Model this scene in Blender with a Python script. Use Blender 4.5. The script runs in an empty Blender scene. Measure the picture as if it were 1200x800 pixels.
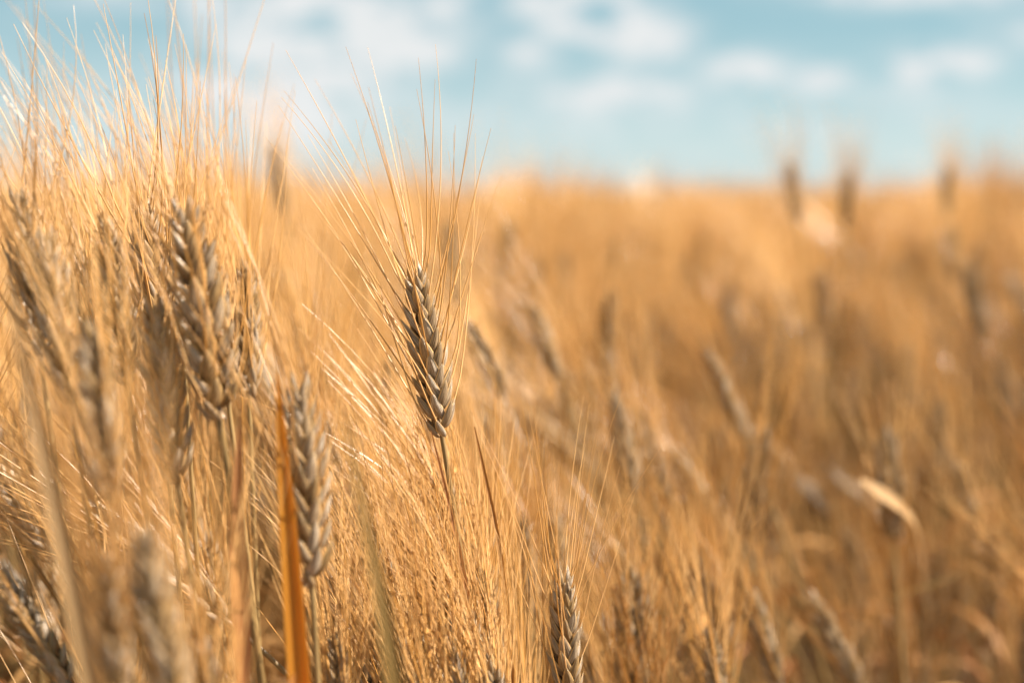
import bpy, math, random
import numpy as np
from mathutils import Vector, Matrix

R = math.radians
rng = np.random.default_rng(7)
random.seed(7)
scene = bpy.context.scene
COL = scene.collection

# ------------------------------------------------------------------ camera
CAM = np.array([0.0, 0.0, 1.0])
PITCH = R(5.8)
FPX = 1667.0                                  # focal length in photograph pixels (50 mm, 1200 px wide)
cd = bpy.data.cameras.new('camera')
cd.lens = 50
cd.sensor_width = 36
cd.clip_start = 0.02
cd.clip_end = 5000
cd.dof.use_dof = True
cd.dof.focus_distance = 0.65
cd.dof.aperture_fstop = 3.5
cam = bpy.data.objects.new('camera', cd)
COL.objects.link(cam)
cam.location = CAM
cam.rotation_euler = (math.pi / 2 - PITCH, 0, 0)
scene.camera = cam
FWD = np.array([0, math.cos(PITCH), -math.sin(PITCH)])
UPV = np.array([0, math.sin(PITCH), math.cos(PITCH)])
RGT = np.array([1.0, 0, 0])


def P(px, py, d):
    return CAM + d * (FWD + RGT * (px - 600) / FPX + UPV * (400 - py) / FPX)


# ------------------------------------------------------------------ sun, sky, exposure
SUN_EL, SUN_AZ = 43.0, 85.0                   # azimuth clockwise from +Y (straight ahead)
sd = bpy.data.lights.new('sun', 'SUN')
sd.energy = 5.0
sd.angle = R(0.5)
sd.color = (1.0, 0.875, 0.75)
sun = bpy.data.objects.new('sun', sd)
COL.objects.link(sun)
tosun = Vector((math.sin(R(SUN_AZ)) * math.cos(R(SUN_EL)), math.cos(R(SUN_AZ)) * math.cos(R(SUN_EL)), math.sin(R(SUN_EL))))
sun.rotation_euler = tosun.to_track_quat('Z', 'Y').to_euler()

vs = scene.view_settings
vs.view_transform = 'Standard'
vs.look = 'None'
vs.exposure = 1.52
vs.gamma = 1.0
vs.use_curve_mapping = False
scene.render.engine = 'CYCLES'
cy = scene.cycles
cy.use_denoising = True
cy.max_bounces = 8
cy.diffuse_bounces = 2
cy.glossy_bounces = 2
cy.transmission_bounces = 4
cy.transparent_max_bounces = 4
cy.sample_clamp_indirect = 6
cy.sample_clamp_direct = 12


class NT:
    """short-hand for wiring node trees"""
    def __init__(self, tree):
        self.t = tree
        tree.nodes.clear()

    def n(self, kind, ins=None, **kw):
        nd = self.t.nodes.new(kind)
        for k, v in kw.items():
            setattr(nd, k, v)
        for k, v in (ins or {}).items():
            s = nd.inputs[k]
            if isinstance(v, bpy.types.NodeSocket):
                self.t.links.new(v, s)
            else:
                s.default_value = v
        return nd

    def m(self, op, a, b=0.0, c=None, clamp=False):
        d = {0: a, 1: b}
        if c is not None:
            d[2] = c
        return self.n('ShaderNodeMath', d, operation=op, use_clamp=clamp).outputs[0]

    def mix(self, f, a, b, blend='MIX'):
        nd = self.n('ShaderNodeMix', data_type='RGBA', blend_type=blend)
        for sock, v in ((nd.inputs[0], f), (nd.inputs[6], a), (nd.inputs[7], b)):
            if isinstance(v, bpy.types.NodeSocket):
                self.t.links.new(v, sock)
            else:
                sock.default_value = v if not isinstance(v, tuple) or len(v) == 4 else (*v, 1)
        return nd.outputs[2]

    def ramp(self, f, a, b):
        return self.n('ShaderNodeMapRange', {0: f, 1: a, 2: b}, interpolation_type='SMOOTHSTEP').outputs[0]


world = bpy.data.worlds.new('World')
scene.world = world
world.use_nodes = True
w = NT(world.node_tree)
sky = w.n('ShaderNodeTexSky', sky_type='NISHITA', sun_disc=False, sun_elevation=R(SUN_EL), sun_rotation=R(SUN_AZ),
          altitude=200, air_density=1.0, dust_density=0.6, ozone_density=2.5)
tc = w.n('ShaderNodeTexCoord')
sep = w.n('ShaderNodeSeparateXYZ', {0: tc.outputs['Generated']})
DX, DY, DZ = sep.outputs
azim = w.m('ARCTAN2', DX, DY)                 # 0 straight ahead
elev = w.m('ARCSINE', DZ)
# cumulus banks: (azimuth deg, elevation deg, half width deg, half height deg, weight)
banks = [(3.0, 6.9, 1.9, .85, 1.1), (5.4, 6.1, 1.8, .75, 1.0), (9.2, 4.9, 1.2, .60, 1.0), (12.2, 4.6, 1.0, .60, .95), (15.6, 4.9, 1.1, .75, 1.0), (17.6, 5.3, 1.0, .65, .95),
         (14.6, 7.9, 3.0, .55, 1.0), (4.0, 4.05, 2.5, .55, .85), (0.6, 5.6, .9, .6, .6), (-4.2, 5.7, 1.9, .85, 1.0), (-6.5, 7.4, 5.5, .9, .95), (-9.0, 5.0, 3.2, 1.6, 1.0), (2.0, 7.9, 3.0, .5, .7), (20, 7.8, 3.0, .7, .7),
         (-10.5, 2.8, 3.4, 1.5, .6), (-15, 8.0, 4.0, .8, .45), (8.5, 8.6, 4.0, .45, .9), (21.0, 6.2, 1.6, .7, .9),
         (0, 3.2, 24, 1.6, .22), (28, 6, 4, 1.2, .9), (-27, 6, 5, 1.4, .9), (-36, 10, 6, 2, .9), (40, 9, 7, 2, .9)]
cov = None
for a, e, ha, he, wt in banks:
    u = w.m('DIVIDE', w.m('SUBTRACT', azim, R(a)), R(ha))
    v = w.m('DIVIDE', w.m('SUBTRACT', elev, R(e)), R(he))
    q = w.m('EXPONENT', w.m('MULTIPLY', w.m('ADD', w.m('MULTIPLY', u, u), w.m('MULTIPLY', v, v)), -1.0))
    q = w.m('MULTIPLY', q, wt)
    cov = q if cov is None else w.m('ADD', cov, q)
vec = w.n('ShaderNodeCombineXYZ', {0: w.m('MULTIPLY', azim, 30.0), 1: w.m('MULTIPLY', elev, 62.0), 2: 0.3}).outputs[0]
nz = w.n('ShaderNodeTexNoise', {'Vector': vec, 'Scale': 1.0, 'Detail': 6.0, 'Roughness': 0.55}).outputs[0]
dens = w.m('MULTIPLY', w.m('MULTIPLY', cov, 1.7), w.ramp(nz, 0.32, 0.60))
# a general scatter of cloud higher up, over the rest of the sky
nz2 = w.n('ShaderNodeTexNoise', {'Vector': tc.outputs['Generated'], 'Scale': 4.0, 'Detail': 6.0, 'Roughness': 0.55}).outputs[0]
high = w.m('MULTIPLY', w.ramp(nz2, 0.5, 0.68), w.ramp(elev, R(9), R(16)))
dens = w.m('MAXIMUM', dens, high)
dens = w.m('MINIMUM', dens, 1.0)
skyc = w.mix(0.75, w.mix(1.0, sky.outputs[0], (0.85, 0.95, 0.9), 'MULTIPLY'), w.mix(w.ramp(elev, R(0), R(7.5)), (4.65, 5.6, 5.95), (2.35, 3.85, 4.25)))
cloudc = w.mix(nz, (5.0, 5.3, 5.45), (6.7, 6.6, 6.5))
final = w.mix(w.m('MULTIPLY', dens, 0.93), skyc, cloudc)
bg = w.n('ShaderNodeBackground', {0: final, 1: 0.05})
w.n('ShaderNodeOutputWorld', {0: bg.outputs[0]})


# ------------------------------------------------------------------ materials
def new_mat(name):
    m = bpy.data.materials.new(name)
    m.use_nodes = True
    return m, NT(m.node_tree)


def leafy(name, build, rough=0.5, spec=0.4, transl=0.3, tcol_gain=1.0, bump=None):
    m, t = new_mat(name)
    st = t.n('ShaderNodeAttribute', attribute_name='st')
    s3 = t.n('ShaderNodeSeparateXYZ', {0: st.outputs['Vector']})
    oi = t.n('ShaderNodeObjectInfo')
    rnd = t.m('FRACT', t.m('ADD', s3.outputs[2], oi.outputs['Random']))
    c, bmp = build(t, s3.outputs[0], s3.outputs[1], rnd, oi.outputs['Random'])
    pr = t.n('ShaderNodeBsdfPrincipled', {'Base Color': c, 'Roughness': rough, 'Specular IOR Level': spec})
    tr = t.n('ShaderNodeBsdfTranslucent', {'Color': t.mix(1.0, c, (tcol_gain, tcol_gain * .86, tcol_gain * .62), 'MULTIPLY')})
    if bmp is not None:
        b = t.n('ShaderNodeBump', {'Strength': 1.0, 'Distance': 0.0005, 'Height': bmp})
        t.t.links.new(b.outputs[0], pr.inputs['Normal'])
    mx = t.n('ShaderNodeMixShader', {0: transl, 1: pr.outputs[0], 2: tr.outputs[0]})
    t.n('ShaderNodeOutputMaterial', {0: mx.outputs[0]})
    return m


def streaks(t, sx, sy, rnd, across, along):
    v = t.n('ShaderNodeCombineXYZ', {0: t.m('MULTIPLY', sx, along), 1: t.m('MULTIPLY', sy, across), 2: t.m('MULTIPLY', rnd, 40.0)}).outputs[0]
    return t.n('ShaderNodeTexNoise', {'Vector': v, 'Scale': 1.0, 'Detail': 3.0, 'Roughness': 0.6}).outputs[0]


def b_husk(t, sx, sy, rnd, orn):
    n = streaks(t, sx, sy, rnd, 22.0, 2.2)
    n2 = streaks(t, sx, sy, rnd, 5.0, 3.0)
    base = t.mix(rnd, (0.42, 0.27, 0.11), (0.72, 0.62, 0.48))
    base = t.mix(t.ramp(n, 0.35, 0.62), t.mix(0.82, base, (0.11, 0.06, 0.022)), base)
    base = t.mix(t.m('MULTIPLY', t.ramp(n2, 0.5, 0.72), 0.7), base, (0.19, 0.11, 0.045))
    edge = t.m('ABSOLUTE', t.m('SUBTRACT', t.m('MULTIPLY', sy, 2.0), 1.0))
    base = t.mix(t.m('MULTIPLY', t.ramp(edge, 0.74, 0.95), 0.85), base, (0.74, 0.47, 0.18))
    base = t.mix(t.m('MULTIPLY', t.ramp(sx, 0.72, 1.0), 0.4), base, (0.66, 0.46, 0.22))
    return base, n


def b_grain(t, sx, sy, rnd, orn):
    n = streaks(t, sx, sy, rnd, 18.0, 3.0)
    base = t.mix(rnd, (0.22, 0.12, 0.04), (0.28, 0.18, 0.085))
    return t.mix(t.ramp(n, 0.4, 0.65), t.mix(0.6, base, (0.15, 0.085, 0.03)), base), n


def b_awn(t, sx, sy, rnd, orn):
    c = t.mix(rnd, (0.55, 0.278, 0.062), (0.86, 0.56, 0.245))
    n = streaks(t, sx, sy, rnd, 2.0, 9.0)
    c = t.mix(t.m('MULTIPLY', t.ramp(n, 0.45, 0.7), 0.35), c, (0.46, 0.22, 0.055))
    return c, None


def b_stem(t, sx, sy, rnd, orn):
    n = streaks(t, sx, sy, rnd, 9.0, 30.0)
    c = t.mix(rnd, (0.22, 0.14, 0.05), (0.40, 0.275, 0.115))
    c = t.mix(t.m('MULTIPLY', t.ramp(n, 0.42, 0.7), 0.6), c, (0.16, 0.105, 0.04))
    return c, n


def b_leaf(t, sx, sy, rnd, orn):
    n = streaks(t, sx, sy, rnd, 26.0, 3.0)
    n2 = streaks(t, sx, sy, rnd, 3.0, 7.0)
    c = t.mix(t.ramp(rnd, 0.15, 0.75), (0.40, 0.15, 0.035), (0.60, 0.36, 0.13))
    c = t.mix(t.m('MULTIPLY', t.ramp(n, 0.4, 0.7), 0.5), c, (0.36, 0.16, 0.035))
    c = t.mix(t.m('MULTIPLY', t.ramp(n2, 0.55, 0.75), 0.6), c, (0.24, 0.10, 0.03))
    return c, n


def b_orange(t, sx, sy, rnd, orn):
    n = streaks(t, sx, sy, rnd, 26.0, 2.0)
    c = t.mix(t.ramp(n, 0.38, 0.68), (0.74, 0.40, 0.055), (0.54, 0.24, 0.03))
    c = t.mix(t.m('MULTIPLY', t.ramp(streaks(t, sx, sy, rnd, 2.5, 9.0), .5, .72), .7), c, (0.34, 0.13, 0.03))
    e = t.m('ABSOLUTE', t.m('SUBTRACT', t.m('MULTIPLY', sy, 2.0), 1.0))
    c = t.mix(t.m('MULTIPLY', t.ramp(e, 0.7, 1.0), 0.5), c, (0.36, 0.12, 0.02))
    return c, n


def b_olive(t, sx, sy, rnd, orn):
    n = streaks(t, sx, sy, rnd, 20.0, 4.0)
    return t.mix(n, (0.30, 0.19, 0.05), (0.40, 0.25, 0.08)), n


def b_russet(t, sx, sy, rnd, orn):
    n = streaks(t, sx, sy, rnd, 20.0, 4.0)
    return t.mix(n, (0.42, 0.17, 0.055), (0.58, 0.30, 0.13)), n


M_HUSK = leafy('barley_husk', b_husk, 0.24, 0.75, 0.22, 1.2)
M_GRAIN = leafy('barley_grain', b_grain, 0.4, 0.5, 0.05, 1.0)
M_AWN = leafy('barley_awn', b_awn, 0.28, 0.55, 0.19, 1.2)
M_STEM = leafy('straw_stem', b_stem, 0.34, 0.5, 0.10)
M_LEAF = leafy('dry_leaf', b_leaf, 0.5, 0.35, 0.3, 1.2)
M_ORANGE = leafy('amber_leaf', b_orange, 0.45, 0.35, 0.5, 1.3)
M_OLIVE = leafy('olive_leaf', b_olive, 0.5, 0.35, 0.3)
def b_tan(t, sx, sy, rnd, orn):
    n = streaks(t, sx, sy, rnd, 20.0, 4.0)
    return t.mix(n, (0.46, 0.27, 0.10), (0.68, 0.47, 0.24)), n


def b_brown(t, sx, sy, rnd, orn):
    n = streaks(t, sx, sy, rnd, 20.0, 4.0)
    return t.mix(n, (0.16, 0.075, 0.025), (0.34, 0.18, 0.065)), n


M_BROWN = leafy('withered_leaf', b_brown, 0.55, 0.3, 0.15)
M_TAN = leafy('pale_leaf', b_tan, 0.45, 0.4, 0.35)
M_RUSSET = leafy('russet_leaf', b_russet, 0.5, 0.3, 0.35)


def m_soil():
    m, t = new_mat('soil_with_straw_litter')
    g = t.n('ShaderNodeNewGeometry').outputs['Position']
    n1 = t.n('ShaderNodeTexNoise', {'Vector': g, 'Scale': 30.0, 'Detail': 8.0, 'Roughness': 0.65}).outputs[0]
    n2 = t.n('ShaderNodeTexNoise', {'Vector': g, 'Scale': 3.0, 'Detail': 5.0}).outputs[0]
    c = t.mix(t.ramp(n1, 0.35, 0.65), (0.07, 0.033, 0.014), (0.20, 0.09, 0.035))
    c = t.mix(t.ramp(n2, 0.45, 0.7), c, (0.33, 0.18, 0.07))
    b = t.n('ShaderNodeBump', {'Strength': 0.8, 'Distance': 0.02, 'Height': n1})
    pr = t.n('ShaderNodeBsdfPrincipled', {'Base Color': c, 'Roughness': 0.95, 'Normal': b.outputs[0]})
    t.n('ShaderNodeOutputMaterial', {0: pr.outputs[0]})
    return m


def m_hill():
    m, t = new_mat('distant_woods')
    g = t.n('ShaderNodeNewGeometry').outputs['Position']
    n1 = t.n('ShaderNodeTexNoise', {'Vector': g, 'Scale': 0.02, 'Detail': 6.0}).outputs[0]
    c = t.mix(n1, (0.07, 0.08, 0.07), (0.14, 0.13, 0.11))
    pr = t.n('ShaderNodeBsdfPrincipled', {'Base Color': c, 'Roughness': 1.0})
    t.n('ShaderNodeOutputMaterial', {0: pr.outputs[0]})
    return m


M_SOIL, M_HILL = m_soil(), m_hill()


# ------------------------------------------------------------------ mesh building
class MB:
    def __init__(self):
        self.V, self.F, self.S, self.MI, self.n = [], [], [], [], 0

    def add(self, V, F, S, mat=0):
        self.V.append(V); self.S.append(S)
        self.F.append(F + self.n)
        self.MI.append(np.full(len(F), mat, np.int32))
        self.n += len(V)

    def merge(self, other, M=None, shift=0.0):
        for V, F0, S, mi in zip(other.V, other._local(), other.S, other.MI):
            V2 = V if M is None else V @ M[:3, :3].T + M[:3, 3]
            S2 = S.copy()
            S2[:, 2] = (S2[:, 2] + shift) % 1.0
            self.V.append(V2); self.S.append(S2); self.F.append(F0 + self.n); self.MI.append(mi)
            self.n += len(V)

    def _local(self):
        o = 0
        for V, F in zip(self.V, self.F):
            yield F - o
            o += len(V)

    def flat(self):
        """collapse to single arrays, so that merging is quick"""
        self.V = [np.concatenate(self.V)]; self.F = [np.concatenate(self.F)]
        self.S = [np.concatenate(self.S)]; self.MI = [np.concatenate(self.MI)]
        return self

    def mesh(self, name, mats):
        self.flat()
        me = bpy.data.meshes.new(name)
        V, F = self.V[0], self.F[0]
        me.vertices.add(len(V)); me.vertices.foreach_set('co', V.astype(np.float32).ravel())
        me.loops.add(F.size); me.loops.foreach_set('vertex_index', F.astype(np.int32).ravel())
        me.polygons.add(len(F))
        me.polygons.foreach_set('loop_start', np.arange(0, F.size, 4, dtype=np.int32))
        me.polygons.foreach_set('loop_total', np.full(len(F), 4, np.int32))
        me.polygons.foreach_set('material_index', self.MI[0])
        me.polygons.foreach_set('use_smooth', np.ones(len(F), bool))
        a = me.attributes.new('st', 'FLOAT_VECTOR', 'POINT')
        a.data.foreach_set('vector', self.S[0].astype(np.float32).ravel())
        for m in mats:
            me.materials.append(m)
        me.update(calc_edges=True)
        return me


def norm(v):
    return v / np.maximum(np.linalg.norm(v, axis=-1, keepdims=True), 1e-9)


def grid_faces(nu, nv, closed):
    """quads of an nu x nv grid of vertices"""
    k = nv if closed else nv - 1
    i, j = np.meshgrid(np.arange(nu - 1), np.arange(k), indexing='ij')
    j2 = (j + 1) % nv
    return np.stack([i * nv + j, i * nv + j2, (i + 1) * nv + j2, (i + 1) * nv + j], -1).reshape(-1, 4)


def repeat_faces(F, n, stride):
    return (F[None] + (np.arange(n) * stride)[:, None, None]).reshape(-1, 4)


def tubes(paths, radii, sides, rnd):
    """paths (n,S,3), radii (n,S) -> V, F, S"""
    n, S, _ = paths.shape
    T = norm(np.gradient(paths, axis=1))
    ref = np.where(np.abs(T[..., 1:2]) > 0.9, np.array([1.0, 0, 0]), np.array([0, 1.0, 0]))
    A = norm(np.cross(T, ref)); B = np.cross(T, A)
    ang = np.arange(sides) * 2 * math.pi / sides
    V = paths[:, :, None] + radii[..., None, None] * (A[:, :, None] * np.cos(ang)[:, None] + B[:, :, None] * np.sin(ang)[:, None])
    st = np.zeros(V.shape)
    st[..., 0] = np.linspace(0, 1, S)[None, :, None]
    st[..., 1] = (np.arange(sides) / sides)[None, None]
    st[..., 2] = np.asarray(rnd)[:, None, None]
    return V.reshape(-1, 3), repeat_faces(grid_faces(S, sides, True), n, S * sides), st.reshape(-1, 3)


def unit_kernel(nu, nv):
    """a plump grain in its hull: z along, +y the outer ribbed side"""
    u = np.linspace(0.0, 1.0, nu)
    r = 1.86 * np.power(u, 0.60) * np.power(np.maximum(1 - u, 0), 1.0) + 0.015
    ph = np.arange(nv) * 2 * math.pi / nv
    c, s = np.cos(ph), np.sin(ph)
    rib = 1 + (0.035 * np.cos(7 * (ph - math.pi / 2)) if nv > 12 else 0 * ph)
    X = 0.5 * r[:, None] * (c * rib)[None]
    Y = 0.5 * r[:, None] * (np.where(s > 0, s * rib, s * 0.55))[None] + (0.12 * np.sin(u * math.pi))[:, None]
    Z = np.repeat(u[:, None], nv, 1)
    st = np.zeros((nu, nv, 3))
    st[..., 0] = Z; st[..., 1] = 0.5 + 0.32 * np.abs(((ph - math.pi / 2 + math.pi) % (2 * math.pi)) / math.pi - 1)[None]
    return np.stack([X, Y, Z], -1).reshape(-1, 3), grid_faces(nu, nv, True), st.reshape(-1, 3)


def unit_hull(nu, nv, twist=0.0, a0=-28, a1=208):
    """the thin boat-shaped glume that wraps the outer side, with flared rims"""
    u = np.linspace(0.0, 1.0, nu)
    r = 1.95 * np.power(u, 0.58) * np.power(np.maximum(1 - u, 0), 1.02) + 0.045
    ph = np.linspace(R(a0), R(a1), nv)
    t = np.linspace(-1, 1, nv)
    flare = 1.08 + 0.42 * np.abs(t) ** 5
    keel = 0.10 * np.exp(-(t / 0.10) ** 2)
    c, s = np.cos(ph + twist), np.sin(ph + twist)
    rr = flare + keel + (0.026 * np.cos(t * 24) if nv > 12 else 0)
    X = 0.5 * r[:, None] * (c * rr)[None]
    Y = 0.5 * r[:, None] * (np.where(s > 0, s, s * 0.7) * rr)[None] + (0.12 * np.sin(u * math.pi))[:, None]
    Z = np.repeat(u[:, None], nv, 1) * 1.10 - 0.02 + 0.03 * np.abs(t)[None]
    st = np.zeros((nu, nv, 3))
    st[..., 0] = u[:, None]; st[..., 1] = (t * 0.5 + 0.5)[None]
    return np.stack([X, Y, Z], -1).reshape(-1, 3), grid_faces(nu, nv, False), st.reshape(-1, 3)


def place(unit, M, o, size, rnd):
    """unit mesh copied n times: M (n,3,3) rows are the x,y,z axes"""
    V0, F0, S0 = unit
    V = np.einsum('mk,nk,nkj->nmj', V0, size, M) + o[:, None]
    S = np.repeat(S0[None], len(o), 0).copy()
    S[..., 2] = np.asarray(rnd)[:, None]
    return V.reshape(-1, 3), repeat_faces(F0, len(o), len(V0)), S.reshape(-1, 3)


EAR = 0.085


def ear_layout(g, nodes=11, bend=0.0, width=1.0, fat=1.0):
    """frames of all grains of an ear (axis z, rows to +-x, front -y) and where their awns leave"""
    O, M, Z, AW = [], [], [], []
    for i in range(nodes * 2):
        side = 1 if i % 2 else -1
        f = (i + 0.5) / (nodes * 2)
        z = f * EAR * 0.90
        tap = (0.70 + 0.42 * math.sin(math.pi * min(1, f * 0.80 + 0.16))) * (1 - 0.25 * max(0, f - 0.8) / 0.2)
        if f < 0.07:
            tap *= 0.8
        for k in (-1, 0, 1):
            az = k * R(50) + g.normal(0, R(6))
            o = np.array([side * math.cos(az), math.sin(az), 0.0])
            tilt = R(33 - 9 * f + g.normal(0, 3)) * (1.0 if k == 0 else 0.95) * width
            zz = np.array([0, 0, math.cos(tilt)]) + o * math.sin(tilt)
            yy = o * math.cos(tilt) - np.array([0, 0, math.sin(tilt)])
            if k:
                # front and back rows turn their keel towards their own side of the ear
                yy = norm(yy + np.array([side * 0.35, 0, 0])); yy = norm(yy - zz * (yy @ zz))
            xx = np.cross(yy, zz)
            org = np.array([0, 0, z]) + o * (0.0014 if k == 0 else 0.0019) + np.array([-side * 0.0021 * abs(k), 0.0012 * k, 0])
            org[0] += bend * (z / EAR) ** 2
            O.append(org); M.append(np.stack([xx, yy, zz]))
            s = tap * g.uniform(0.93, 1.07)
            Z.append(np.array([0.0062 * s * fat, 0.0048 * s * fat, 0.0146 * s]))
            AW.append((org + zz * 0.0146 * s * 1.0 + yy * 0.0003, zz, o, f, k))
    for k in (-1, 1):                        # the pair that closes the tip
        zz = norm(np.array([0.16 * k, 0.10 * k, 1.0])); yy = norm(np.array([0.9 * k, -0.45, 0])); yy = norm(yy - zz * (yy @ zz))
        org = np.array([0.0012 * k + bend * 0.85, 0, EAR * 0.90])
        O.append(org); M.append(np.stack([np.cross(yy, zz), yy, zz])); Z.append(np.array([0.0040, 0.0034, 0.0105]))
        AW.append((org + zz * 0.0102, zz, np.array([k, 0, 0.0]), 1.0, 0))
    return np.array(O), np.array(M), np.array(Z), AW


def awn_paths(g, AW, keep, segs, length=0.118, lean=(0, 0, 0), spread=1.0):
    paths = []
    for (p0, zz, o, f, k) in AW:
        if g.random() > keep:
            continue
        L = length * g.uniform(0.72, 1.12) * (1.0 - 0.10 * f)
        t0 = R(abs(g.normal(9, 5)) + 4) * spread
        side = np.array([g.normal(0, 0.35), g.normal(0, 0.35), 0])
        d0 = norm(norm(o + side) * math.tan(t0) + np.array([0, 0, 1.0]))
        curl = (norm(o + side) * g.normal(0.02, 0.07) + np.array([g.normal(0, .04), g.normal(0, .04), 0]) + np.array(lean))
        s = np.linspace(0, 1, segs)
        sl = s[:, None] * L
        # leaves along the grain, settles to its own line, then drifts
        start = zz - d0
        path = p0 + d0 * sl + start * 0.008 * (1 - np.exp(-sl / 0.008)) + curl * sl * s[:, None]
        paths.append(path)
    return np.array(paths)


def awn_radii(n, segs, r=0.00036):
    s = np.linspace(0, 1, segs)
    return np.repeat((r * (1 - 0.78 * s))[None], n, 0)


def bez(p0, p1, p2, p3, n):
    t = np.linspace(0, 1, n)[:, None]
    return (1 - t) ** 3 * p0 + 3 * (1 - t) ** 2 * t * p1 + 3 * (1 - t) * t ** 2 * p2 + t ** 3 * p3


def stem_geo(path, r0=0.0019, r1=0.0012, sides=7, rnd=0.5):
    n = len(path)
    s = np.linspace(0, 1, n)
    r = r0 + (r1 - r0) * s
    for c in (0.18, 0.45, 0.74):
        r = r * (1 + 0.35 * np.exp(-((s - c) / 0.012) ** 2))
    return tubes(path[None], r[None], sides, [rnd])


def ribbon(path, widths, up, fold=0.25, rnd=0.5, nv=5, twist=0.0):
    """a dry leaf blade: V-folded strip along path, facing up"""
    n = len(path)
    T = norm(np.gradient(path, axis=0))
    a0 = np.linspace(0, twist, n)[:, None]
    B = norm(np.cross(T, np.asarray(up, float)[None])); N = np.cross(B, T)
    B2 = B * np.cos(a0) + N * np.sin(a0); N2 = np.cross(B2, T)
    t = np.linspace(-1, 1, nv)
    V = path[:, None] + (B2[:, None] * t[None, :, None] + N2[:, None] * (np.abs(t) * fold)[None, :, None]) * (widths * 0.5)[:, None, None]
    st = np.zeros((n, nv, 3))
    st[..., 0] = np.linspace(0, 1, n)[:, None]; st[..., 1] = (t * .5 + .5)[None]; st[..., 2] = rnd
    F = grid_faces(n, nv, False)
    V1 = V.reshape(-1, 3)
    # a back sheet a hair behind gives the blade its thickness
    Vb = (V - N2[:, None] * 0.00022).reshape(-1, 3)
    return np.concatenate([V1, Vb]), np.concatenate([F, F[:, ::-1] + len(V1)]), np.concatenate([st.reshape(-1, 3)] * 2)


def leaf_geo(g, base, direction, L, wmax, droop, rnd, n=14):
    d = norm(np.array([direction[0], direction[1], 0.0]))
    s = np.linspace(0, 1, n)[:, None]
    path = base + np.array([0, 0, 1.0]) * L * (0.75 * s - droop * s ** 2.2) + d * L * (0.15 * s + 0.55 * s ** 1.6)
    path = path + np.array([g.normal(0, .02), g.normal(0, .02), 0]) * s ** 2
    sv = s[:, 0]
    wd = wmax * np.clip(0.55 + 2.2 * sv, 0, 1) * (1 - sv ** 2.4) + 0.0004
    return ribbon(path, wd, np.array([-d[1] * .3, d[0] * .3, 1.0]), 0.35, rnd, 5, g.normal(0.6, 1.2))


# ------------------------------------------------------------------ linking helpers
def link(name, me, parent=None, M=None):
    o = bpy.data.objects.new(name, me)
    COL.objects.link(o)
    if parent is not None:
        o.parent = parent
    if M is not None:
        o.matrix_local = M
    return o


def tag(o, label=None, cat=None, group=None, kind=None):
    for k, v in (('label', label), ('category', cat), ('group', group), ('kind', kind)):
        if v:
            o[k] = v
    return o


def mat4(ax, ay, az, o):
    m = Matrix.Identity(4)
    for i in range(3):
        m[i][0], m[i][1], m[i][2], m[i][3] = ax[i], ay[i], az[i], o[i]
    return m


# ------------------------------------------------------------------ setting
def ground():
    b = MB()
    # rings of quads that widen with distance, gently rolling far out
    rad = np.concatenate([[0.01], np.geomspace(0.5, 3000, 60)])
    ang = np.linspace(0, 2 * math.pi, 96, endpoint=False)
    X = rad[:, None] * np.cos(ang); Y = rad[:, None] * np.sin(ang)
    Z = 0.012 * np.sin(X * 9.1 + 1) * np.cos(Y * 7.3) * (rad < 30)[:, None]
    V = np.stack([X, Y, Z], -1).reshape(-1, 3)
    b.add(V, grid_faces(len(rad), 96, True)[:, ::-1], np.zeros_like(V))
    tag(link('ground', b.mesh('ground', [M_SOIL])), kind='structure')


def hills():
    b = MB()
    xs = np.linspace(-1800, 1800, 140)
    prof = np.array([0, .35, .8, 1.0, .8, 0])
    ys = np.array([1350, 1400, 1480, 1560, 1700, 1900.0])
    g = np.random.default_rng(3)
    h = 6 + 7 * np.exp(-((xs - 260) / 160) ** 2) + 2.5 * np.sin(xs / 90) + 3 * np.sin(xs / 37 + 1) * .5 + g.normal(0, .8, 140)
    V = np.stack([np.repeat(xs[:, None], 6, 1), np.repeat(ys[None], 140, 0), np.maximum(h, 1.5)[:, None] * prof[None] - .5], -1).reshape(-1, 3)
    b.add(V, grid_faces(140, 6, False), np.zeros_like(V))
    tag(link('hills', b.mesh('hills', [M_HILL])), kind='structure')


ground()
hills()

# ------------------------------------------------------------------ prototypes of the whole barley plant
UK_FINE, UH_FINE = unit_kernel(15, 18), unit_hull(15, 17)
UK_MID, UH_MID = unit_kernel(7, 8), unit_hull(7, 7)
UK_LOW = unit_kernel(4, 4)


def ear_parts(g, fine=True, nodes=11, keep=0.62, lean=(0, 0, 0), spread=1.0, bend=0.0, width=1.0, thick=1.0, length=0.118):
    O, M, Z, AW = ear_layout(g, nodes, bend, width)
    e = MB()
    rn = g.random(len(O))
    if fine == 'far':
        t = np.linspace(0, 1, 6)
        e.add(*tubes(np.stack([0 * t, 0 * t, t * EAR], -1)[None], (0.0062 * np.sin(math.pi * (t * .86 + .08)) ** .6 * g.uniform(.9, 1.15, 6))[None], 5, [g.random()]))
    elif fine == 'low':
        e.add(*place(UK_LOW, M[::2], O[::2], Z[::2] * np.array([1.35, 1.35, 1.1]), rn[::2]))
    else:
        e.add(*place(UK_MID, M, O, Z, rn))
        e.add(*place(UH_MID, M, O, Z, (rn + .13) % 1))
    ax = np.array([[bend * t * t, 0, t * EAR] for t in np.linspace(-0.03, 0.92, 6)])
    e.add(*tubes(ax[None], np.full((1, 6), 0.0012), 5, [.4]))
    segs = {'low': 4, 'far': 3}.get(fine, 8)
    p = awn_paths(g, AW, keep, segs, length, lean, spread)
    a = MB()
    a.add(*tubes(p, awn_radii(len(p), segs, 0.00036 * thick), 3, g.random(len(p))))
    return e, a


class Proto:
    pass


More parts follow.
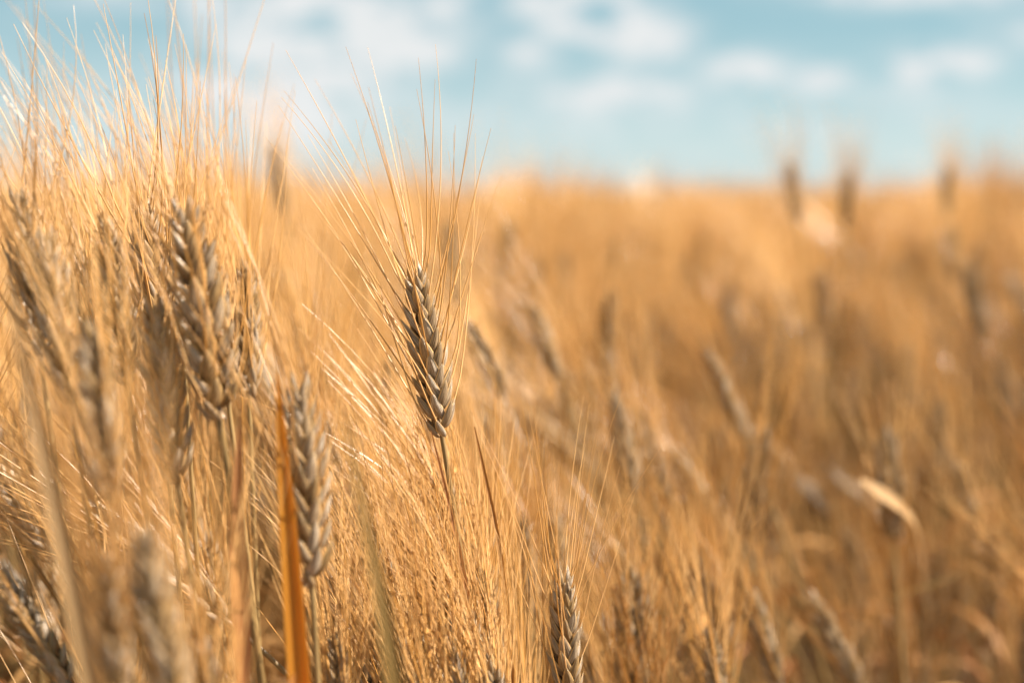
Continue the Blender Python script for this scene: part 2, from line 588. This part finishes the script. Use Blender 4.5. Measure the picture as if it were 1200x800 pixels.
def make_proto(g, H, tilt, roll, leaves=1, low=None):
    """a plant of ear-tip height H on the ground at the origin, its ear leaning by tilt (rad) towards -x"""
    p = Proto()
    axis = np.array([-math.sin(tilt), g.normal(0, .06), math.cos(tilt)]); axis = norm(axis)
    tip_z = H
    ear_base = np.array([-math.sin(tilt) * 0.12 * 1.6, g.normal(0, .015), tip_z - EAR * axis[2]])
    xx = norm(np.cross(np.array([0, 1.0, 0]), axis)); yy = np.cross(axis, xx)
    c, s = math.cos(roll), math.sin(roll)
    ex, ey = xx * c + yy * s, -xx * s + yy * c
    p.M = mat4(ex, ey, axis, ear_base)
    lean_w = np.array([-0.10, 0, 0.0]) + np.array([0, 0, -0.06 * abs(math.sin(tilt))])
    lean = (lean_w @ ex, lean_w @ ey, 0)
    p.ear, p.awn = ear_parts(g, low or True, 11, {'low': .42, 'far': .26}.get(low, .50), lean, .9, thick={'low': 1.6, 'far': 2.3}.get(low, 1.3), length=.134)
    bz = max(0.05, ear_base[2])
    path = bez(np.zeros(3), np.array([0, 0, bz * .55]), ear_base - axis * bz * .30, ear_base + axis * .002, 7 if low else 26)
    p.stem = MB(); p.stem.add(*stem_geo(path, sides=4 if low else 7, rnd=g.random()))
    p.leaf = []
    for i in range(leaves):
        q = path[int(len(path) * g.uniform(.45, .86))]
        a = g.uniform(0, 2 * math.pi)
        l = MB()
        l.add(*leaf_geo(g, q, (math.cos(a), math.sin(a)), g.uniform(.10, .19), g.uniform(.005, .008), g.uniform(.3, 1.1), g.random(), 6 if low else 14))
        p.leaf.append(l)
    p.H = H
    return p


def joined(p):
    """all of a plant in one mesh, four material slots"""
    b = MB()
    M = np.array(p.M)
    for V, F, S in zip(p.stem.V, p.stem.F, p.stem.S):
        b.add(V, F, S, 0)
    e = MB(); e.merge(p.ear, M); e.flat(); b.add(e.V[0], e.F[0], e.S[0], 1)
    e = MB(); e.merge(p.awn, M); e.flat(); b.add(e.V[0], e.F[0], e.S[0], 2)
    for l in p.leaf:
        l.flat(); b.add(l.V[0], l.F[0], l.S[0], 3)
    return b.flat()


FOUR = [M_STEM, M_HUSK, M_AWN, M_LEAF]
protos = []
for H in (0.58, 0.66, 0.74, 0.82, 0.90, 0.97):
    for v in range(4):
        g = np.random.default_rng(int(H * 1000) + v)
        tilt = R([6, 16, -6, 48][v] + g.normal(0, 4))
        p = make_proto(g, H, tilt, g.uniform(0, math.pi), leaves=3 if v % 2 else 2)
        p.me_stem = p.stem.mesh('stem', [M_STEM]); p.me_ear = p.ear.mesh('ear', [M_HUSK]); p.me_awn = p.awn.mesh('awns', [M_AWN])
        p.me_leaf = [l.mesh('leaf', [M_LEAF]) for l in p.leaf]
        p.v = v
        O_, M_, Z_, AW_ = ear_layout(g, 11)
        b_ = MB(); q_ = awn_paths(g, AW_, .34, 8, .112, (-.06, 0, 0)); b_.add(*tubes(q_, awn_radii(len(q_), 8, .0004), 3, g.random(len(q_))))
        p.me_thin = b_.mesh('awns', [M_AWN])
        protos.append(p)
lows = []
for i in range(16):
    g = np.random.default_rng(900 + i)
    tilt = R([6, 14, -6, 30][i % 4] + g.normal(0, 4))
    lows.append(joined(make_proto(g, 0.85, tilt, g.uniform(0, math.pi), leaves=1 if i % 2 else 2, low='low')))
loose_leaves = []
for i in range(14):
    g = np.random.default_rng(1300 + i)
    b_ = MB(); b_.add(*leaf_geo(g, np.zeros(3), (1, 0), g.uniform(.12, .24), g.uniform(.006, .011), g.uniform(.5, 1.5), g.random()))
    loose_leaves.append(b_.mesh('leaf', [[M_LEAF, M_RUSSET, M_BROWN, M_BROWN, M_ORANGE, M_RUSSET, M_BROWN][i % 7]]))
fars = []
for i in range(16):
    g = np.random.default_rng(950 + i)
    tilt = R([6, 14, -6, 30][i % 4] + g.normal(0, 4))
    fars.append(joined(make_proto(g, 0.85, tilt, g.uniform(0, math.pi), leaves=1, low='far')))

# ------------------------------------------------------------------ hand-placed plants: the ones a viewer can tell apart
UNIT_CACHE = {}


def fine_meshes():
    if 'k' not in UNIT_CACHE:
        ks = []
        for i in range(8):
            b = MB()
            V, F, S = UK_FINE
            S = S.copy(); S[:, 2] = i / 8
            b.add(V * 1.0, F, S, 0)
            V, F, S = unit_hull(21, 33, R((26 + 6 * (i % 4)) * (1 if i < 4 else -1)), -6, 186)
            S = S.copy(); S[:, 2] = (i / 8 + .21) % 1
            b.add(V, F, S, 1)
            ks.append(b.mesh('kernel', [M_GRAIN, M_HUSK]))
        UNIT_CACHE['k'] = ks
    return UNIT_CACHE['k']


PLACED = []


def barley(label, tip, base, depth, seed, depth_tip=None, roll=0.0, keep=0.62, spread=1.0, lean=-0.10, fine=False, length=0.118,
           leaf=None, width=1.0, bend=0.0, group='barley stalks that stand out in the field', swing=0.35, awn_r=1.0, fat=1.0):
    g = np.random.default_rng(seed)
    T = P(*tip, depth_tip or depth); B = P(*base, depth)
    L = np.linalg.norm(T - B); axis = (T - B) / L; sc = L / (EAR * 1.03)
    if abs(axis[0]) > .97:
        ref = np.array([0, 0, 1.0])
    else:
        ref = np.array([0, 1.0, 0])
    xx = norm(np.cross(ref, axis)); yy = np.cross(axis, xx)
    c, s = math.cos(roll), math.sin(roll)
    ex, ey = xx * c + yy * s, -xx * s + yy * c
    h = max(B[2], .1)
    foot = np.array([B[0] - axis[0] * h * swing, B[1] + abs(axis[1]) * .05 + 0.02, 0.0])
    root = bpy.data.objects.new('barley_stalk', None)
    root.empty_display_size = .02
    COL.objects.link(root)
    root.location = foot
    tag(root, label, 'barley', group)
    b = B - foot
    path = bez(np.zeros(3), np.array([0, 0, h * .5]), b - axis * h * .28, b + axis * .003, 40)
    sm = MB(); sm.add(*stem_geo(path, 0.0021 * sc, 0.00125 * sc, 9, g.random()))
    link('stem', sm.mesh('stem', [M_STEM]), root)
    lw = np.array([lean, 0, 0.0])
    lean3 = (lw @ ex, lw @ ey, 0)
    M = mat4(ex * sc, ey * sc, axis * sc, b)
    if fine:
        O, Mx, Z, AW = ear_layout(g, 9, bend, width, fat)
        rb = MB()
        ax = np.array([[bend * t * t, 0, t * EAR] for t in np.linspace(-0.03, 0.92, 10)])
        rb.add(*tubes(ax[None], np.full((1, 10), 0.0012), 6, [.4]))
        ear = link('ear', rb.mesh('rachis', [M_HUSK]), root, M)
        ks = fine_meshes()
        HAND = [a[2][0] * (1 if a[4] <= 0 else -1) for a in AW]
        for i in range(len(O)):
            k = link('kernel', ks[int(g.integers(4)) + (4 if HAND[i] > 0 else 0)], ear)
            m = mat4(Mx[i, 0] * Z[i, 0], Mx[i, 1] * Z[i, 1], Mx[i, 2] * Z[i, 2], O[i])
            k.matrix_local = m
        pth = awn_paths(g, AW, keep, 12, length, lean3, spread)
        for q in pth:
            a = MB(); a.add(*tubes(q[None], awn_radii(1, 12, 0.00034 * awn_r), 5, [g.random()]))
            link('awn', a.mesh('awn', [M_AWN]), ear)
    else:
        e, a = ear_parts(g, True, 11, keep, lean3, spread, bend, width, awn_r * 1.05, length)
        ear = link('ear', e.mesh('ear', [M_HUSK]), root, M)
        link('awns', a.mesh('awns', [M_AWN]), ear)
    for lf in (leaf or []):
        at_, ang, LL, wm, dr, mt = lf
        l = MB(); l.add(*leaf_geo(g, path[int(at_ * 39)], (math.cos(R(ang)), math.sin(R(ang))), LL, wm, dr, g.random(), 22))
        link('leaf', l.mesh('leaf', [mt]), root)
    PLACED.append((B, T))
    return root


def blade(label, pts, widths, depth, mat, seed, twist=0.0, fold=.3, cat='leaf', name='barley_leaf', group=None, facing=(0.15, -1, .2)):
    """one long dry leaf blade through photo points (tip first), carried on down to the soil"""
    tip = np.array([P(x, y, d) for (x, y), d in zip(pts, depth)])
    end = tip[-1]; dirn = norm(tip[-1] - tip[-2])
    foot = np.array([end[0] + dirn[0] * end[2] * .25, end[1] + .03, 0.0])
    tail = bez(end, end + dirn * end[2] * .35, foot + np.array([0, 0, end[2] * .4]), foot, 14)[1:]
    ctrl = np.concatenate([tip, tail])
    wd = np.concatenate([np.array(widths, float), np.linspace(widths[-1], .003, len(tail))])
    t = np.linspace(0, len(ctrl) - 1, 70)
    path = np.stack([np.interp(t, np.arange(len(ctrl)), ctrl[:, i]) for i in range(3)], -1)
    for _ in range(6):
        path[1:-1] = (path[:-2] + 2 * path[1:-1] + path[2:]) / 4
    ww = np.interp(t, np.arange(len(ctrl)), wd)
    b = MB(); b.add(*ribbon(path - foot, ww, facing, fold, 0.3, 7, twist))
    o = link(name, b.mesh(name, [mat]))
    o.location = foot
    tag(o, label, cat, group)
    return o


# the sharp ear in the middle, and the ears near its plane of focus
barley('sharp grey-gold barley ear in clear focus at the middle of the field', (484, 306), (519, 517), .65, 11, roll=R(24), keep=.72, lean=-.09,
       fine=True, spread=1.35, length=.124, awn_r=1.12, fat=.98)
barley('sharp barley ear low down with its base cut off by the lower picture edge', (660, 662), (667, 850), .64, 12, roll=R(20), keep=.66, lean=.03, fine=True, length=.118)
barley('large dark-sided barley ear on a straight stem left of the amber leaf', (212, 228), (258, 498), .575, 13, roll=R(-8), keep=.75, lean=-.10, fine=True, width=1.15,
       leaf=[(.80, -60, .16, .010, .25, M_RUSSET)])
barley('pale sunlit barley ear tucked behind the large dark-sided ear', (244, 288), (268, 476), .60, 14, roll=R(50), keep=.6, fine=True)
barley('barley ear dark on one side that tapers close behind the amber leaf', (350, 432), (366, 694), .565, 15, roll=R(8), keep=.5, lean=-.06, fine=True, width=.9, fat=.98)
barley('slim brown barley ear between the blurred left stalks and the large dark-sided ear', (178, 345), (209, 572), .58, 16, roll=R(20), keep=.6, fine=True, width=.9, fat=1.1)
barley('leaning sunlit barley ear in the lower left corner with plump pale grains', (-8, 668), (86, 808), .57, 17, roll=R(4), keep=.6, fine=True, lean=-.1)
barley('bowed barley ear whose awns stream up and sideways below the sharp ear', (532, 690), (586, 822), .655, 18, roll=R(60), keep=1.0, lean=-.22, fine=True, length=.15, spread=1.1, awn_r=1.3)
barley('glinting barley ear hidden among fine awns just under the sharp ear', (512, 548), (556, 690), .70, 19, roll=R(40), keep=.9, lean=-.18, spread=1.1, length=.14, awn_r=1.3)

# awn fans whose ears sit at or under the lower picture edge
for i, (tp, bs, d, ln, rl) in enumerate([((470, 742), (500, 900), .63, -.16, 20), ((604, 800), (618, 950), .70, -.06, 55), ((436, 700), (470, 860), .68, -.2, 80),
                                         ((752, 775), (766, 930), .80, -.02, 10), ((830, 730), (846, 860), .80, .02, 40), ((566, 650), (590, 790), .78, -.12, 15)]):
    barley(['barley ear under the lower edge whose awns cross the bowed ear', 'barley stalk at the lower edge just left of the lowest sharp ear',
            'barley stalk low beside the blurred olive blade', 'barley stalk low to the right of the lowest sharp ear, its awns nearly sharp',
            'barley stalk low in the middle left of the dark grey ear', 'barley ear glinting through awns above the bowed ear'][i],
           tp, bs, d, 60 + i, roll=R(rl), keep=.8, lean=ln, spread=1.1, length=.145, awn_r=1.3)
for i, (tp, bs, d, ln, rl) in enumerate([((18, 215), (48, 425), .59, -.16, 20), ((96, 290), (114, 470), .68, -.12, 65), ((168, 230), (186, 430), .66, -.10, 35),
                                         ((286, 300), (292, 470), .72, -.03, 50), ((205, 250), (216, 430), .68, -.10, 75)]):
    barley(['barley stalk at the left edge with white-glinting awns leaning over', 'tall barley stalk second from the left edge among bright awns',
            'tall barley stalk just left of the large dark-sided ear', 'barley stalk with upright awns just right of the pale sunlit ear',
            'tall barley stalk behind the large dark-sided ear, its awns in the sky'][i],
           tp, bs, d, 80 + i, roll=R(rl), keep=.4, lean=ln, length=.128, awn_r=1.45)

for i, (tp, bs, d, ln, rl) in enumerate([((120, 640), (140, 860), .47, -.05, 20), ((392, 740), (402, 900), .60, -.01, 60), ((236, 745), (250, 950), .50, -.03, 40),
                                         ((566, 590), (584, 720), .80, -.10, 30), ((470, 560), (490, 690), .80, -.12, 70), ((612, 600), (622, 720), .84, -.05, 10),
                                         ((424, 590), (446, 730), .74, -.12, 45), ((528, 745), (548, 900), .615, -.10, 15), ((492, 790), (512, 950), .60, -.06, 55), ((574, 770), (590, 930), .61, -.10, 75), ((506, 650), (526, 790), .67, -.07, 35), ((560, 660), (572, 800), .68, -.06, 65), ((544, 700), (560, 850), .72, -.08, 15), ((380, 480), (392, 620), .80, -.06, 25)]):
    barley(['strongly blurred barley ear low at the left, right of the pale blurred blade', 'barley ear low between the amber leaf and the blurred olive blade',
            'blurred barley ear by the foot of the stem with the russet leaf', 'barley ear half lost in awns straight above the lowest edge, right of the bowed ear',
            'barley ear veiled by streaming awns left of the thin reddish leaf', 'soft barley ear veiled by awns above the lowest sharp ear',
            'barley ear just right of the blurred olive blade, veiled by awns', 'barley ear crossing in front of the bowed ear at the lower edge', 'barley ear at the lower edge left of the thin reddish leaf',
            'barley ear at the lower edge between the bowed ear and the lowest sharp ear', 'barley ear veiled by awns on the near side of the sharp ear\'s stem', 'barley ear veiled by awns left of the lowest sharp ear',
            'barley ear close above the bowed ear at the lower edge',
            'soft barley ear between the amber leaf and the sharp ear'][i],
           tp, bs, d, 120 + i, roll=R(rl), keep=.9, lean=ln, length=.145, awn_r=1.3)

# blurred ones nearer than the focus
barley('strongly blurred barley ear close to the camera by the bottom left stalks', (163, 610), (212, 880), .45, 21, roll=R(20), keep=.55)
barley('blurred brown barley ear upright at the left behind the pale blurred blade', (102, 372), (130, 590), .50, 22, roll=R(70), keep=.75)
barley('blurred barley ear at the far left edge with long bright awns against the sky', (52, 262), (84, 478), .57, 23, roll=R(10), keep=.5, lean=-.14)
barley('blurred ear bent over at the left edge with sunlit peach grains', (-22, 530), (66, 660), .72, 24, roll=R(20), keep=.7, lean=-.2)
barley('tall barley stalk at the left whose awns run out of the top of the picture', (120, 250), (150, 455), .60, 25, roll=R(45), keep=.5, lean=-.12)

# blurred ones behind the focus
barley('pale out of focus barley ear directly behind the sharp ear', (545, 372), (592, 468), .95, 31, roll=R(75), keep=.9)
barley('dark slanting barley ear standing behind the tips of the lowest sharp ear', (716, 452), (744, 584), .95, 32, roll=R(5))
barley('out of focus two-toned barley ear half hidden in the golden haze of awns', (622, 352), (656, 446), 1.10, 33, roll=R(30))
barley('small pale out of focus ear under the two-toned one', (660, 412), (668, 490), 1.25, 34, roll=R(15))
barley('slanting barley ear with a bright grey sunlit edge in the middle of the blurred side', (826, 408), (874, 516), 1.12, 35, roll=R(0), lean=-.1)
barley('slanting grey barley ear near the lower edge beside the brown gaps', (946, 690), (1012, 820), .98, 36, roll=R(8))
barley('dark grey barley ear at the lower edge amid sunlit awns', (880, 688), (914, 812), .90, 37, roll=R(20))
barley('dark upright barley ear with a pale tip near the lower right corner', (1162, 618), (1162, 730), 1.18, 38, roll=R(40))
barley('dark barley ear leaning against the sky, taller of the close pair', (925, 186), (937, 264), 1.70, 49, roll=R(20), keep=.6)
barley('dark barley ear upright against the sky, shorter of the close pair', (996, 198), (991, 270), 1.85, 40, roll=R(20), keep=.85)
barley('dark barley ear against the sky by itself toward the far right', (1113, 194), (1108, 254), 2.1, 41, roll=R(30), keep=.85)
barley('blurred brown ear against the sky between the tall awns and the sharp ear', (320, 168), (332, 250), 1.55, 42, roll=R(60), keep=.9)
barley('dim brown barley ear below the horizon gap right of centre', (722, 275), (724, 340), 1.95, 43, roll=R(10))
barley('dim barley ear lost in blur under the far right skyline ear', (1116, 262), (1118, 330), 1.85, 44, roll=R(50))
barley('blurred dark ear in the brown right half beneath the close skyline pair', (948, 420), (952, 496), 1.6, 45, roll=R(50))
barley('blurred dark ear in the brown right half near the reddish leaves', (1066, 398), (1060, 476), 1.6, 46, roll=R(35))
barley('sunlit barley ear lying over among awns right of the lowest sharp ear', (780, 520), (842, 606), 1.05, 47, roll=R(30), lean=-.2)
barley('pale sunlit barley ear leaning over low between two dark ears', (716, 632), (768, 748), .92, 48, roll=R(30), lean=-.15)

# single blades that the photograph shows by themselves
blade('long amber dry leaf glowing in the sun like a dagger', [(325, 438), (329, 500), (335, 580), (342, 680), (350, 790), (354, 850)],
      [.0008, .0036, .0060, .0076, .0085, .0088], [.548] * 6, M_ORANGE, 1, fold=.35)
blade('russet dry leaf wrapped along the stem under the large dark-sided ear', [(281, 470), (280, 540), (276, 610), (282, 690), (284, 770), (286, 850)],
      [.0006, .0030, .0058, .0072, .0064, .0060], [.555] * 6, M_RUSSET, 2, twist=.8)
blade('blurred olive blade close to the camera below the sharp ear', [(402, 488), (418, 560), (438, 650), (455, 740), (470, 850)],
      [.001, .0022, .0034, .0044, .005], [.44, .435, .43, .425, .42], M_OLIVE, 3, fold=.5)
blade('pale blurred blade slanting close to the camera at the left', [(8, 318), (28, 430), (58, 560), (86, 690), (118, 850)],
      [.001, .003, .0048, .0056, .006], [.43, .43, .425, .42, .42], M_TAN, 4, fold=.5)
blade('bright pale leaf lying slantwise in the brown right half', [(1008, 562), (1030, 576), (1058, 594), (1078, 614), (1086, 700)],
      [.004, .011, .011, .004, .002], [1.04, 1.05, 1.06, 1.09, 1.14], M_TAN, 5, fold=.1, facing=(.6, -.7, .5))
blade('dark narrow dry leaf sloping across the lower right', [(1140, 664), (1110, 678), (1070, 692), (1030, 700), (1010, 760)],
      [.002, .006, .006, .006, .004], [1.1] * 5, M_OLIVE, 6, fold=.4, facing=(0, -.4, -1))
blade('thin reddish leaf rising through the awns under the sharp ear', [(505, 505), (522, 570), (538, 640), (552, 720), (566, 830)],
      [.0005, .0014, .0019, .0021, .0021], [.64] * 5, M_RUSSET, 7, fold=.4)
blade('small curved tan leaf between the sharp ear and the lowest sharp ear', [(556, 500), (566, 545), (578, 600), (590, 660), (604, 840)],
      [.0005, .0014, .0019, .0019, .0018], [.66] * 5, M_LEAF, 8, fold=.4)

# ------------------------------------------------------------------ the crowd of stalks
g = np.random.default_rng(2024)


def proj(p):
    v = p - CAM
    d = v @ FWD
    return 600 + FPX * (v @ RGT) / d, 400 - FPX * (v @ UPV) / d, d


def skyline(t):
    """the crop stands taller in some drifts than in others; t is the tangent of the bearing"""
    return (.035 * math.exp(-((t - .03) / .055) ** 2) + .045 * math.exp(-((t - .32) / .06) ** 2) + .05 * math.exp(-((t + .2) / .09) ** 2)
            + .04 * math.exp(-((t - .19) / .02) ** 2) + .02 * math.sin(t * 60))


def offset(px, d):
    """how far below the camera the ear tip stands"""
    if px < 470:
        if d < 1.0:
            return abs(g.normal(.09, .09)) + .0
        return g.normal(.13, .05)
    if d < 1.0:
        return g.normal(.24, .06)
    if d < 1.6:
        return g.normal(.19 if px < 760 else .27, .08)
    if d < 2.6:
        return g.normal(.17, .05)
    return g.normal(.145, .04) - skyline(px / FPX - 600 / FPX)


def allowed(px, py, d):
    if d < .40:
        return False
    if d < .58:
        return False
    if d < .74:
        if px < 440:
            if 320 < px and py < 430: return False
            if 160 < px < 430 and d < .62: return False
            return py > 360
        if px < 600: return py > 560 and d > .66
        return False
    if d < .95:
        if px < 430: return py > (330 if px < 300 else 280)
        if px < 800: return py > 520
        return False
    if 400 < px < 610 and d < 1.3:
        return py > 400
    if d < 1.3 and px > 760:
        return py > 480 and g.random() < .75
    if px > 740 and d < 2.6 and g.random() < .35:
        return False
    if d < 1.6:
        return py > 250
    return py > 190 or d > 3


pop = []
cell = 0.052
ny = int(3.2 / cell)
for j in range(ny):
    y = .36 + j * cell
    hw = y * .42 + .30
    for i in range(int(-hw / cell), int(hw / cell) + 1):
        for _ in range(1 if g.random() < .9 else 2):
            x, yy = i * cell + g.uniform(-.5, .5) * cell, y + g.uniform(-.5, .5) * cell
            if yy < .38:
                continue
            px0 = 600 + FPX * x / yy
            off = offset(px0, yy)
            H = 1.0 - off
            H = min(max(H, .50), 1.02)
            near = sorted(protos, key=lambda p: abs(p.H - H))[:4]
            k = int(g.choice(4, p=[.34, .30, .20, .16]))
            p = ([p for p in near if p.v == k] or near)[0]
            rot = g.normal(0, R(34)) + (math.pi if (p.v == 0 and g.random() < .4) else 0)
            sc = H / p.H
            Mr = Matrix.Rotation(rot, 4, 'Z')
            e0 = Mr @ (p.M @ Vector((0, 0, EAR * 1.05))) * sc
            e1 = Mr @ p.M.translation * sc
            px, py, d = proj(np.array([x + e0.x, yy + e0.y, e0.z]))
            qx, qy, qd = proj(np.array([x + e1.x, yy + e1.y, e1.z]))
            if d > .3 and qd > .3 and allowed(px, py, d) and allowed(qx, max(py, qy - 60), qd):
                pop.append((x, yy, H, px, py, d, p, rot))
print('crowd', len(pop))
inframe = [q for q in pop if -70 < q[3] < 1270 and q[4] < 930]
inframe.sort(key=lambda q: q[5])
indiv = inframe[:250]
ids = set(id(q) for q in indiv)
rest = [q for q in pop if id(q) not in ids]
print('individuals', len(indiv), 'to', indiv[-1][5])

ZONES = [
    (lambda q: q[3] < 450 and q[5] < .66, 'soft golden barley stalk in the close tangle on the left', 'barley stalks in the close left tangle'),
    (lambda q: q[3] < 450 and q[5] < 1.0, 'golden barley stalk crowded behind the large dark-sided ear', 'barley stalks crowded behind the left ears'),
    (lambda q: q[3] < 450, 'hazy barley stalk deep in the field behind the left tangle', 'hazy barley stalks deep behind the left tangle'),
    (lambda q: q[3] < 800 and q[5] < 1.0, 'sunlit awned barley stalk low in the middle among the sharp ears', 'barley stalks low in the middle'),
    (lambda q: q[3] < 800, 'blurred barley stalk in the golden haze behind the sharp ear', 'blurred barley stalks behind the sharp ear'),
    (lambda q: q[5] < 1.25, 'blurred amber barley stalk low in the brown right half', 'barley stalks low in the right half'),
    (lambda q: True, 'very blurred barley stalk farther back in the right half', 'barley stalks farther back in the right half'),
]


def copy_plant(p, q):
    x, y, H = q[:3]
    s = H / p.H
    rot = q[7]
    root = bpy.data.objects.new('barley_stalk', None)
    root.empty_display_size = .02
    COL.objects.link(root)
    root.location = (x, y, 0); root.rotation_euler = (0, 0, rot); root.scale = (s, s, s)
    for z, lab, grp in ZONES:
        if z(q):
            tag(root, lab, 'barley', grp)
            break
    link('stem', p.me_stem, root)
    e = link('ear', p.me_ear, root, p.M)
    right = q[3] > 700
    link('awns', p.me_thin if right and g.random() < .75 else p.me_awn, e)
    for l in p.me_leaf:
        link('leaf', l, root)
    bx = p.M.translation
    for _ in range(int(g.integers(2, 5)) if right else int(g.random() < .4)):
        f = g.uniform(.35, .80)
        link('leaf', loose_leaves[int(g.integers(14))], root, Matrix.Translation((bx.x * f ** 3, bx.y * f ** 3, bx.z * f)) @ Matrix.Rotation(g.uniform(0, 6.28), 4, 'Z'))


for q in indiv:
    copy_plant(q[6], q)

# everything beyond and outside, as one mass
field = MB()


def put_low(x, y, H, wide=1.0):
    lo = (lows if y < 2.7 else fars)[int(g.integers(16))]
    a = g.normal(0, .7)
    s = H / .85
    M = np.eye(4)
    c, sn = math.cos(a), math.sin(a)
    M[:3, :3] = np.array([[c * s * wide, -sn * s * wide, 0], [sn * s * wide, c * s * wide, 0], [0, 0, s]])
    M[:3, 3] = (x, y, 0)
    field.merge(lo, M, g.random())


for q in rest:
    put_low(*q[:3])
y = 3.56
while y < 70:
    dens = 260 if y < 5 else 130 * (5 / y) ** 1.45
    dy = max(.12, y * .05)
    hw = y * .42 + .4
    n = int(dens * dy * 2 * hw)
    for _ in range(n):
        px = g.uniform(-hw, hw)
        wide = 1.0 if y < 6 else min(4.0, y / 6)
        put_low(px, y + g.uniform(0, dy), g.normal(.838, .055) + skyline(px / y), wide)
    y += dy
me = field.mesh('barley_field', FOUR)
print('field faces', len(me.polygons))
tag(link('barley_field', me), kind='stuff')
